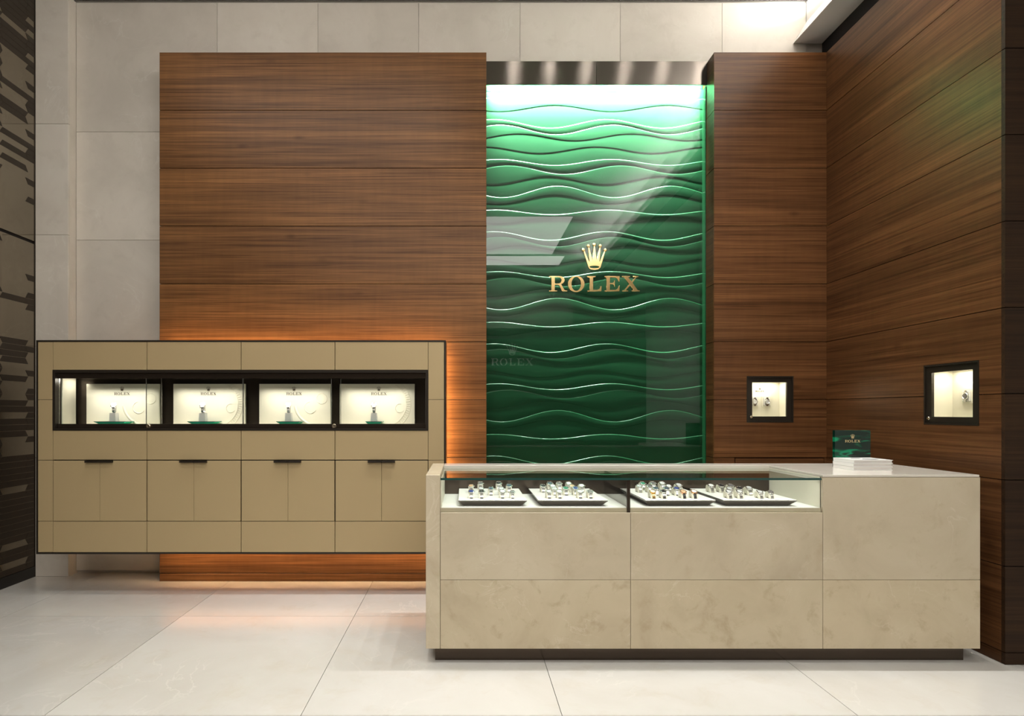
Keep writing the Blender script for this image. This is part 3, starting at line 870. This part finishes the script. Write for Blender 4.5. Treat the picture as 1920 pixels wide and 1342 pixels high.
# ------------------------------------------------------------------ displays inside the wall cabinet
ordn = ['leftmost', 'second from left', 'third from left', 'rightmost']
zf = rz0 - .008
for i, (a, b) in enumerate(BX):
    x0, x1 = X(a, S_BD), X(b, S_BD); zt = Z(719.5, S_BD)
    t = tag(empty('display_board', ((x0 + x1) / 2, D_BD, zf)), 'cream display board with crown logo, ' + ordn[i] + ' in the cabinet', 'display board', 'cream boards in the cabinet display band')
    pp = [box('board', (x0, D_BD, zf), (x1, D_BD + .018, zt), 'cream', None, .001)]
    # embossed arcs
    bm = bmesh.new()
    def arc(cx, cz, r0, r1, a0, a1, n=36, h=.0025):
        A = []
        for k in range(n + 1):
            an = R(a0 + (a1 - a0) * k / n); row = []
            for rr, d in ((r0, 0), (r0 + (r1 - r0) * .35, h), (r0 + (r1 - r0) * .65, h), (r1, 0)):
                px, pz = cx + rr * math.cos(an), cz + rr * math.sin(an)
                row.append(bm.verts.new((min(max(px, x0 + .001), x1 - .001), D_BD - d, min(max(pz, zf + .001), zt - .001))))
            A.append(row)
        for k in range(n):
            for m in range(3): bm.faces.new((A[k][m], A[k + 1][m], A[k + 1][m + 1], A[k][m + 1]))
    wd = x1 - x0
    if i % 2 == 0:
        arc(x0 + wd * .83, zf + .165, .165, .185, 190, 292)
        arc(x0 + wd * .72, zf + .125, .040, .046, 100, 330, 30)
        arc(x0 + wd * .88, zf + .19, .036, .041, 0, 360, 30)
    else:
        cx = x0 + wd * .60; cz = zf + .15
        arc(cx, cz, .190, .195, -58, 58); arc(cx, cz, .158, .162, -62, 62)
        for k in range(-9, 10):
            an = R(k * 5.5); c, s = math.cos(an), math.sin(an)
            v = []
            for rr, tt, d in ((.164, -.0022, 0), (.188, -.0022, 0), (.188, .0022, .002), (.164, .0022, .002)):
                v.append(bm.verts.new((min(cx + rr * c - tt * s, x1 - .001), D_BD - .0006 - d, min(max(cz + rr * s + tt * c, zf + .001), zt - .001))))
            bm.faces.new(v)
        arc(x0 + wd * .80, zf + .12, .030, .034, 60, 330, 30)
    pp.append(link('embossed_relief', mesh('embossed_relief', bm), 'cream'))
    kids(t, pp)
    lx = (229, 391, 551.5, 710.5)[i]
    logo(t, (X(lx, S_BD) - t.location.x, -.0015, Z((725.5 + 742.5) / 2, S_BD) - zf + .0), 29.5 / S_BD)
    # green glass plate, white stand and one watch
    SW = 259.0; DW = D(SW)
    pxc = (214.5, 384, 544.5, 703)[i]; hw = (29, 25.5, 21.5, 15)[i] / SW
    xc = X(pxc, SW)
    pt = tag(empty('glass_plate', (xc, DW, zf)), 'small green glass plate before the ' + ordn[i] + ' cream board', 'plate', 'green glass plates in the cabinet')
    bm = bmesh.new()
    zt2 = .0245
    lo = [(-hw * .62, -.04), (hw * .62, -.04), (hw * .62, .04), (-hw * .62, .04)]; hi = [(-hw, -.058), (hw, -.058), (hw, .058), (-hw, .058)]
    A = [bm.verts.new((u, v, .0)) for u, v in lo]; B = [bm.verts.new((u, v, zt2 - .003)) for u, v in hi]
    bm.faces.new(A); bm.faces.new(B)
    for k in range(4): bm.faces.new((A[k], A[(k + 1) % 4], B[(k + 1) % 4], B[k]))
    link('plate_body', mesh('plate_body', bm), 'plate_green', pt)
    box('plate_top', (-hw, -.058, zt2 - .003), (hw, .058, zt2), 'glass_edge', pt)
    wx = (214, 381, 541.5, 701.5)[i]
    st = tag(empty('watch_stand', (X(wx, SW), DW, zf + zt2)), 'white block stand on the ' + ordn[i] + ' green glass plate', 'stand', 'white stands in the cabinet')
    sh = 15.5 / SW; sw = 6.0 / SW
    prism('block', [(-sw, 0), (sw, 0), (sw * .9, sh), (-sw * .9, sh)], 'xz', -.02, .02, 'cream_white', st)
    # the watch is closed in a loop on top of the stand
    wt = tag(empty('wristwatch', (X(wx, SW), DW, zf + zt2 + sh), (0, 0, R((22, 12, 8, 2)[i]))), 'steel watch closed in a loop on the stand at the ' + ordn[i] + ' cream board', 'watch', 'single watches in the cabinet')
    wt.scale = (1.3, 1.3, 1.3)
    bm = bmesh.new(); n = 28; ry, rz_ = .019, .023; bw = .014
    rows = []
    for k in range(n):
        an = 2 * math.pi * k / n
        row = []
        for x_, q in ((-bw / 2, 1.0), (bw / 2, 1.0), (bw / 2, 1.14), (-bw / 2, 1.14)):
            row.append(bm.verts.new((x_, ry * q * math.cos(an), .0265 + rz_ * q * math.sin(an))))
        rows.append(row)
    for k in range(n):
        for m in range(4): bm.faces.new((rows[k][m], rows[(k + 1) % n][m], rows[(k + 1) % n][(m + 1) % 4], rows[k][(m + 1) % 4]))
    link('bracelet', mesh('bracelet', bm), 'steel', wt)
    c = link('case', variant('case', 'steel'), None, wt, (0, -.0165, .0400), (R(52), 0, 0))
    link('bezel', variant('bezel', 'steel'), None, c)
    link('dial', variant('dial', ('dial_white', 'dial_silver', 'dial_white', 'dial_silver')[i]), None, c)
    link('hands', WM['hands'], None, c); link('crown_knob', variant('crown_knob', 'steel'), None, c)

# ------------------------------------------------------------------ lit niches in the timber
def niche(label, u0, z0, u1, z1, plane, depth, front):
    """plane 'xz': opening in the pier; 'yz': opening in the right wall. Built in local u,z with depth along +t"""
    t = tag(empty('display_niche', (0, 0, 0)), label, 'display case')
    def P(u, z, d): return (u, front + d, z) if plane == 'xz' else (front + d, u, z)
    def bx_(name, a, b, mat):
        return box(name, P(*a), P(*b), mat, t)
    bw = .047
    ring('surround', (u0 + .001, z0 + .001, u1 - .001, z1 - .001), (u0 + .010, z0 + .010, u1 - .010, z1 - .010), 'frame_dark', t, front - .001, front + .020, plane)
    ring('door_frame', (u0 + .0105, z0 + .0105, u1 - .0105, z1 - .0105), (u0 + bw, z0 + bw, u1 - bw, z1 - bw), 'frame_dark', t, front + .008, front + .024, plane)
    bx_('glass_pane', (u0 + bw - .003, z0 + bw - .003, .014), (u1 - bw + .003, z1 - bw + .003, .018), 'glass')
    e = .030
    bx_('niche_back', (u0 + e, z0 + e, depth), (u1 - e, z1 - e, depth + .006), 'cream')
    bx_('niche_side', (u0 + e, z0 + e, .026), (u0 + e + .004, z1 - e, depth), 'cream')
    bx_('niche_side', (u1 - e - .004, z0 + e, .026), (u1 - e, z1 - e, depth), 'cream')
    bx_('niche_floor', (u0 + e + .005, z0 + e, .026), (u1 - e - .005, z0 + e + .004, depth), 'cream')
    bx_('niche_ceiling', (u0 + e + .005, z1 - e - .004, .026), (u1 - e - .005, z1 - e, depth), 'cream')
    return t
nA = niche('lit display case with two watches set in the timber pier', NA[0], NA[1], NA[2], NA[3], 'xz', .135, D_WOOD)
nB = niche('lit display case with one visible watch in the angled timber wall', NB[0], NB[1], NB[2], NB[3], 'yz', .145, XR)
def lock(parent, loc, ax, r):
    bm = bmesh.new(); lathe(bm, [(r, .004), (r, -.004), (r * .8, -.006), (r * .4, -.006), (r * .35, -.003)], 18, ax)
    link('lock', mesh('lock', bm), 'brass', parent, loc)
lock(nA, (X(1409.5, S_WOOD), D_WOOD + .006, Z(781.5, S_WOOD)), 'y', .0105)
lock(nB, (XR + .006, NB[2] - .029, Z(784, 314)), 'x', .0105)
logo(nA, (X(1425.5, 237.5), D_WOOD + .1335, Z(731, 237.5)), 16.5 / 237.5)
area('niche_lamp', ((NA[0] + NA[2]) / 2, D_WOOD + .075, NA[3] - .040), (0, 0, 0), .22, .05, .8, (1, .93, .80))
area('niche_lamp', (XR + .085, (NB[0] + NB[2]) / 2, NB[3] - .040), (0, 0, 0), .05, .22, .8, (1, .93, .80))
def framed_watch(loc, rot, label, dial):
    """a watch lying across a small cream cushion on a cream backing plate, facing out"""
    t = tag(empty('wristwatch', loc, rot), label, 'watch')
    ring('mount', (-.036, -.042, .036, .042), (-.027, -.033, .027, .033), 'cream', t, -.010, .0)
    box('cushion', (-.025, -.016, -.031), (.025, 0, .031), 'cream_white', t, .003)
    for z in (-.0245, .0245):
        bm = bmesh.new()
        for k in range(3):
            zz = z + (k - 1) * .006
            add_box(bm, (-.008, -.020, zz - .0027), (.008, -.0165, zz + .0027))
        link('bracelet', mesh('bracelet', bm), 'steel', t)
    c = link('case', variant('case', 'steel'), None, t, (0, -.0165, 0), (R(90), 0, 0))
    c.scale = (1.3, 1.3, 1)
    link('bezel', variant('bezel', 'steel'), None, c); link('dial', variant('dial', 'dial_' + dial), None, c)
    link('hands', WM['hands'], None, c); link('crown_knob', variant('crown_knob', 'steel'), None, c)
    return t
s_ = 238.5
framed_watch((X(1439.5, s_), D_WOOD + .134, Z(753, s_)), (0, 0, 0), 'steel watch on a cream mount, right one in the pier display case', 'silver')
framed_watch((X(1416.5, s_), D_WOOD + .134, Z(753, s_)), (0, 0, 0), 'steel watch half hidden by the left frame of the pier display case', 'white')
framed_watch((XR + .144, 3.215, 1.392), (0, 0, R(-90)), 'steel watch with grey dial in the angled wall display case', 'grey')

# ------------------------------------------------------------------ marble display counter
k0, k1, kt = X(798.5, S_CF), X(1838, S_CF), .975
kb = Z(1216, S_CF)
ctr = tag(empty('display_counter', ((k0 + k1) / 2, (D_CF + D_CB) / 2, 0)), 'long cream marble counter with a glass showcase of watch trays', 'counter')
gx_0, gx_1 = X(825.5, S_CF), X(1541.5, S_CF)     # showcase
zg0 = Z(960.5, S_CF)                              # sill of the showcase
zgt = Z(896, S_CF)                                # top of the glass
kp = []
th = .02; gj = .0009
kp.append(box('plinth', (X(816, S_KICK), D_KICK, 0), (X(1806.5, S_KICK), D_CB - .05, kb), 'bronze_glossy', None, .001))
xj = [gx_0, X(1182.5, S_CF), X(1543, S_CF), k1]
zj1 = Z(1087, S_CF)
kp.append(box('end_slab', (k0, D_CF, kb), (gx_0 - gj, D_CB, kt), 'stone_counter', None, .0015))
for i in range(3):
    a, b = xj[i] + gj, xj[i + 1] - gj
    if i == 2: b = k1
    top = zg0 if i < 2 else kt - .012
    kp.append(box('front_panel', (a, D_CF, kb), (b, D_CF + th, zj1 - gj), 'stone_counter_low', None, .0012))
    kp.append(box('front_panel', (a, D_CF, zj1 + gj), (b, D_CF + th, top - gj), 'stone_counter', None, .0012))
kp.append(box('side_panel', (k1 - th, D_CF + th + .001, kb), (k1, D_CB, kt - .013), 'stone_counter'))
kp.append(box('back_panel', (gx_0 + .001, D_CB - th, kb), (k1 - th - .001, D_CB, kt - .021), 'stone_counter'))
kp.append(box('base_panel', (gx_0 + .001, D_CF + th + .001, kb), (k1 - th - .001, D_CB - th - .001, kb + .02), 'bronze'))
kp.append(box('worktop', (xj[2] + .0, D_CF + .0, kt - .0115), (k1 - .004, D_CB, kt), 'stone_top', None, .0012))
kp.append(box('worktop', (gx_0, D_DB, kt - .02), (xj[2] - gj, D_CB, kt), 'stone_top', None, .0012))
# rebates under the worktop that carry the glass
kp.append(box('ledge', (gx_0, D_DB - .006, zgt - .030), (gx_1 - .001, D_DB, zgt - .0115), 'stone_counter'))
kp.append(box('ledge', (gx_0, D_DB + .001, zgt - .030), (gx_1, D_DB + .02, kt - .021), 'stone_counter'))
kp.append(box('inner_side', (gx_1, D_CF + th + .001, kb + .05), (xj[2] - .001, D_DB + .0005, kt - .0125), 'cream'))
# showcase interior
zfl = Z(952.5, S_CF)
kp.append(box('showcase_floor', (gx_0 + .001, D_CF + .016, zfl - .012), (gx_1 - .001, D_DB - .001, zfl), 'cream_white'))
kp.append(box('showcase_front', (gx_0 + .001, D_CF + .010, zg0), (gx_1 - .001, D_CF + .0155, zfl - .001), 'stone_counter'))
kp.append(box('showcase_back', (gx_0 + .001, D_DB - .005, zfl), (gx_1 - .001, D_DB - .0005, zgt - .0315), 'bronze_glossy'))
kp.append(box('inner_side', (gx_0, D_CF + .012, zg0), (gx_0 + .006, D_DB - .006, zgt - .012), 'cream'))
xdv = X(1179, S_CF)
dv = box('divider', (xdv - .003, D_CF + .020, zfl + .0005), (xdv + .003, D_DB - .0055, zgt - .0125), 'glass_bronze')
po = box('post', (X(1176, S_CF), D_CF + .004, zg0 - .001), (X(1182, S_CF), D_CF + .019, zgt - .0115), 'bronze_glossy')
kp += [dv, po]
for a, b in ((gx_0 + .002, X(1175.5, S_CF)), (X(1182.5, S_CF), gx_1 - .002)):
    kp.append(box('front_glass', (a, D_CF + .003, zg0 + .001), (b, D_CF + .009, zgt - .0112), 'glass'))
gt = box('top_glass', (gx_0 + .0012, D_CF + .004, zgt - .011), (gx_1 - .0012, D_DB - .0005, zgt), 'glass_top')
ge = box('glass_edge', (gx_0 + .0012, D_CF + .0015, zgt - .011), (gx_1 - .0012, D_CF + .0039, zgt), 'glass_edge')
kp += [gt]
kids(gt, [ge])
kids(ctr, kp)
# showcase light strips under the front rim of the glass
for a, b in ((gx_0, xdv), (xdv, gx_1)):
    area('showcase_lamp', ((a + b) / 2, D_CF + .03, zgt - .016), (R(24), 0, 0), (b - a) - .06, .008, .35, (1, .96, .88), 150)

# ------------------------------------------------------------------ trays and their watches
ZT = .838
ty0, ty1 = F / (165.0 / (H - ZT)), F / (143.0 / (H - ZT)) - .012
TR = [(-.031, .331), (.388, .756), (.952, 1.322), (1.361, 1.748)]
tn = ['leftmost', 'second', 'third', 'rightmost']
for i, (a, b) in enumerate(TR):
    cx, cy = (a + b) / 2, (ty0 + ty1) / 2; hx, hy = (b - a) / 2, (ty1 - ty0) / 2
    hgt = ZT - zfl
    t = tag(empty('watch_tray', (cx, cy, zfl)), 'white topped display tray with sloping dark rim, ' + tn[i] + ' of four in the showcase', 'tray', 'watch trays in the showcase')
    bm = bmesh.new(); ins = .030
    A = [bm.verts.new((sx * (hx - ins), sy * (hy - ins), 0)) for sx, sy in ((-1, -1), (1, -1), (1, 1), (-1, 1))]
    B = [bm.verts.new((sx * hx, sy * hy, hgt - .007)) for sx, sy in ((-1, -1), (1, -1), (1, 1), (-1, 1))]
    bm.faces.new(A); bm.faces.new(B)
    for k in range(4): bm.faces.new((A[k], A[(k + 1) % 4], B[(k + 1) % 4], B[k]))
    link('sloping_base', mesh('sloping_base', bm), 'tray_side', t)
    ring('rim', (-hx, -hy, hx, hy), (-hx + .003, -hy + .003, hx - .003, hy - .003), 'tray_edge', t, 0, 0) if False else None
    box('rim', (-hx, -hy, hgt - .007), (hx, hy, hgt - .002), 'tray_edge', t, .0006)
    box('pad', (-hx + .0015, -hy + .0015, hgt - .002), (hx - .0015, hy - .0015, hgt), 'cream_white', t, .0006)

# (x in zoom pixels, row, dial, metal, strap, scale): rows 0 (front) to 3 (back)
WT = [
 (840, 12.0, (534, 464, 400, 345), [
   (525, 0, 'blue', 'steel', None, 1.0), (760, 0, 'black', 'steel', None, 1.0), (1228, 0, 'white', 'steel', None, 1.0), (1455, 0, 'grey', 'steel', None, .9),
   (745, 1, 'silver', 'steel', None, 1.0), (970, 1, 'slate', 'steel', None, 1.0), (1200, 1, 'silver', 'steel', None, 1.0),
   (520, 2, 'champagne', 'steel', None, 1.0), (1378, 2, 'slate', 'steel', None, 1.05),
   (730, 3, 'grey', 'steel', None, 1.08), (1145, 3, 'black', 'steel', None, 1.08)]),
 (990, 12.0, (534, 464, 400, 345), [
   (482, 0, 'silver', 'steel', None, 1.0), (718, 0, 'white', 'steel', None, 1.0), (1182, 0, 'silver', 'steel', None, 1.0), (1415, 0, 'grey', 'steel', None, 1.0),
   (610, 1, 'silver', 'steel', None, 1.0), (862, 1, 'green', 'steel', None, 1.05), (1085, 1, 'blue', 'steel', None, 1.05),
   (350, 2, 'black', 'steel', None, 1.0), (570, 2, 'white', 'steel', None, 1.0), (1005, 2, 'champagne', 'steel', None, 1.0), (1222, 2, 'white', 'steel', None, 1.05),
   (505, 3, 'slate', 'steel', None, 1.05), (715, 3, 'grey', 'steel', None, 1.05), (930, 3, 'white', 'steel', None, 1.05)]),
 (1180, 11.636, (520, 455, 390, 335), [
   (535, 0, 'silver', 'gold', None, 1.0), (765, 0, 'black', 'steel', None, 1.0), (1205, 0, 'champagne', 'rose', 'leather_black', 1.0), (1440, 0, 'white', 'rose', 'leather_black', 1.0),
   (605, 1, 'slate', 'steel', None, 1.05), (835, 1, 'slate', 'steel', None, 1.05), (1055, 1, 'blue', 'steel', None, 1.05),
   (245, 2, 'silver', 'steel', None, 1.0), (460, 2, 'grey', 'steel', None, 1.0), (885, 2, 'white', 'steel', None, 1.0), (1110, 2, 'silver', 'steel', None, 1.15),
   (315, 3, 'green', 'steel', None, 1.05), (540, 3, 'grey', 'steel', None, 1.08), (745, 3, 'white', 'steel', None, 1.08)]),
 (1315, 10.971, (490, 425, 367, 322), [
   (600, 0, 'silver', 'steel', None, 1.0), (820, 0, 'silver', 'steel', None, 1.0), (1240, 0, 'silver', 'steel', None, .95), (1458, 0, 'grey', 'steel', None, .92),
   (610, 1, 'silver', 'steel', None, 1.0), (820, 1, 'black', 'steel', None, 1.08), (1020, 1, 'silver', 'steel', None, 1.1),
   (232, 2, 'white', 'steel', None, 1.08), (440, 2, 'black', 'steel', None, 1.08), (640, 2, 'grey', 'steel', None, 1.08)]),
]
rown = ['front row', 'second row', 'third row', 'back row']
posn = {1: ['the only one'], 2: ['left', 'right'], 3: ['left', 'middle', 'right'], 4: ['leftmost', 'second', 'third', 'rightmost']}
mname = {'steel': 'steel', 'gold': 'gold', 'rose': 'rose gold'}
for i, (x0, zm, ry_, lst) in enumerate(WT):
    for rw in range(4):
        row = sorted([q for q in lst if q[1] == rw])
        for n_, (xx, _, dial, metal, strap, sc) in enumerate(row):
            s = (890 + ry_[rw] / zm - VY) / (H - ZT)
            lab = '%s watch with %s dial%s, %s in %s of %s tray' % (mname[metal], dial, ' and black strap' if strap else '', posn[len(row)][n_], rown[rw], tn[i])
            wristwatch(((x0 + xx / zm - VX) / s, F / s + .025 * sc, ZT), lab, dial, metal, strap, sc * 1.12, 0, 'watches on the showcase trays')

# ------------------------------------------------------------------ books and the green block
sb = 337.5
bx0, bx1, by0, by1 = X(1600.5, sb), X(1674, sb), D(sb), D(sb) + .172
bh = .0192
for i in range(3):
    z = kt + bh * i + .0005; dx = (.0, -.001, .0015)[i]
    t = tag(empty('book', ((bx0 + bx1) / 2 + dx, (by0 + by1) / 2, z)), ('white book at the bottom of the stack on the counter', 'white book in the middle of the stack on the counter', 'white book with grey printed cover on top of the stack')[i], 'book', 'white books on the counter')
    hx, hy = (bx1 - bx0) / 2, (by1 - by0) / 2
    c = box('cover', (-hx, -hy, 0), (hx, hy, .0022), 'cover', t)
    box('cover', (-hx, -hy, bh - .003), (hx, hy, bh - .0008), 'cover', t)
    box('spine', (-hx, -hy, .0022), (-hx + .0025, hy, bh - .003), 'cover', t)
    box('pages', (-hx + .003, -hy + .003, .0024), (hx - .004, hy - .003, bh - .0032), 'paper', t)
    if i == 2:
        pr = prism('cover_print', [(-.02, -.03), (.03, -.06), (.075, -.03), (.045, -.005), (.0, .0)], 'xy', bh - .0007, bh - .0004, 'ink', t)
        prism('cover_print', [(-.05, .02), (-.01, .015), (.02, .04), (-.03, .055)], 'xy', bh - .0007, bh - .0004, 'ink', t)
sp_ = 317.4
t = tag(empty('acrylic_block', (X((1565.5 + 1633) / 2, sp_), D(sp_) + .002, kt)), 'upright dark green wave patterned block with gold crown logo behind the books', 'display block')
hx = (1633 - 1565.5) / 2 / sp_; ph = Z(806.5, sp_) - kt
box('block', (-hx, 0, .0004), (hx, .020, ph), 'plaque', t, .0012)
logo(t, (X(1599, sp_) - t.location.x, -.0009, Z(823, sp_) - kt), 29 / sp_, me=LOGO_G)
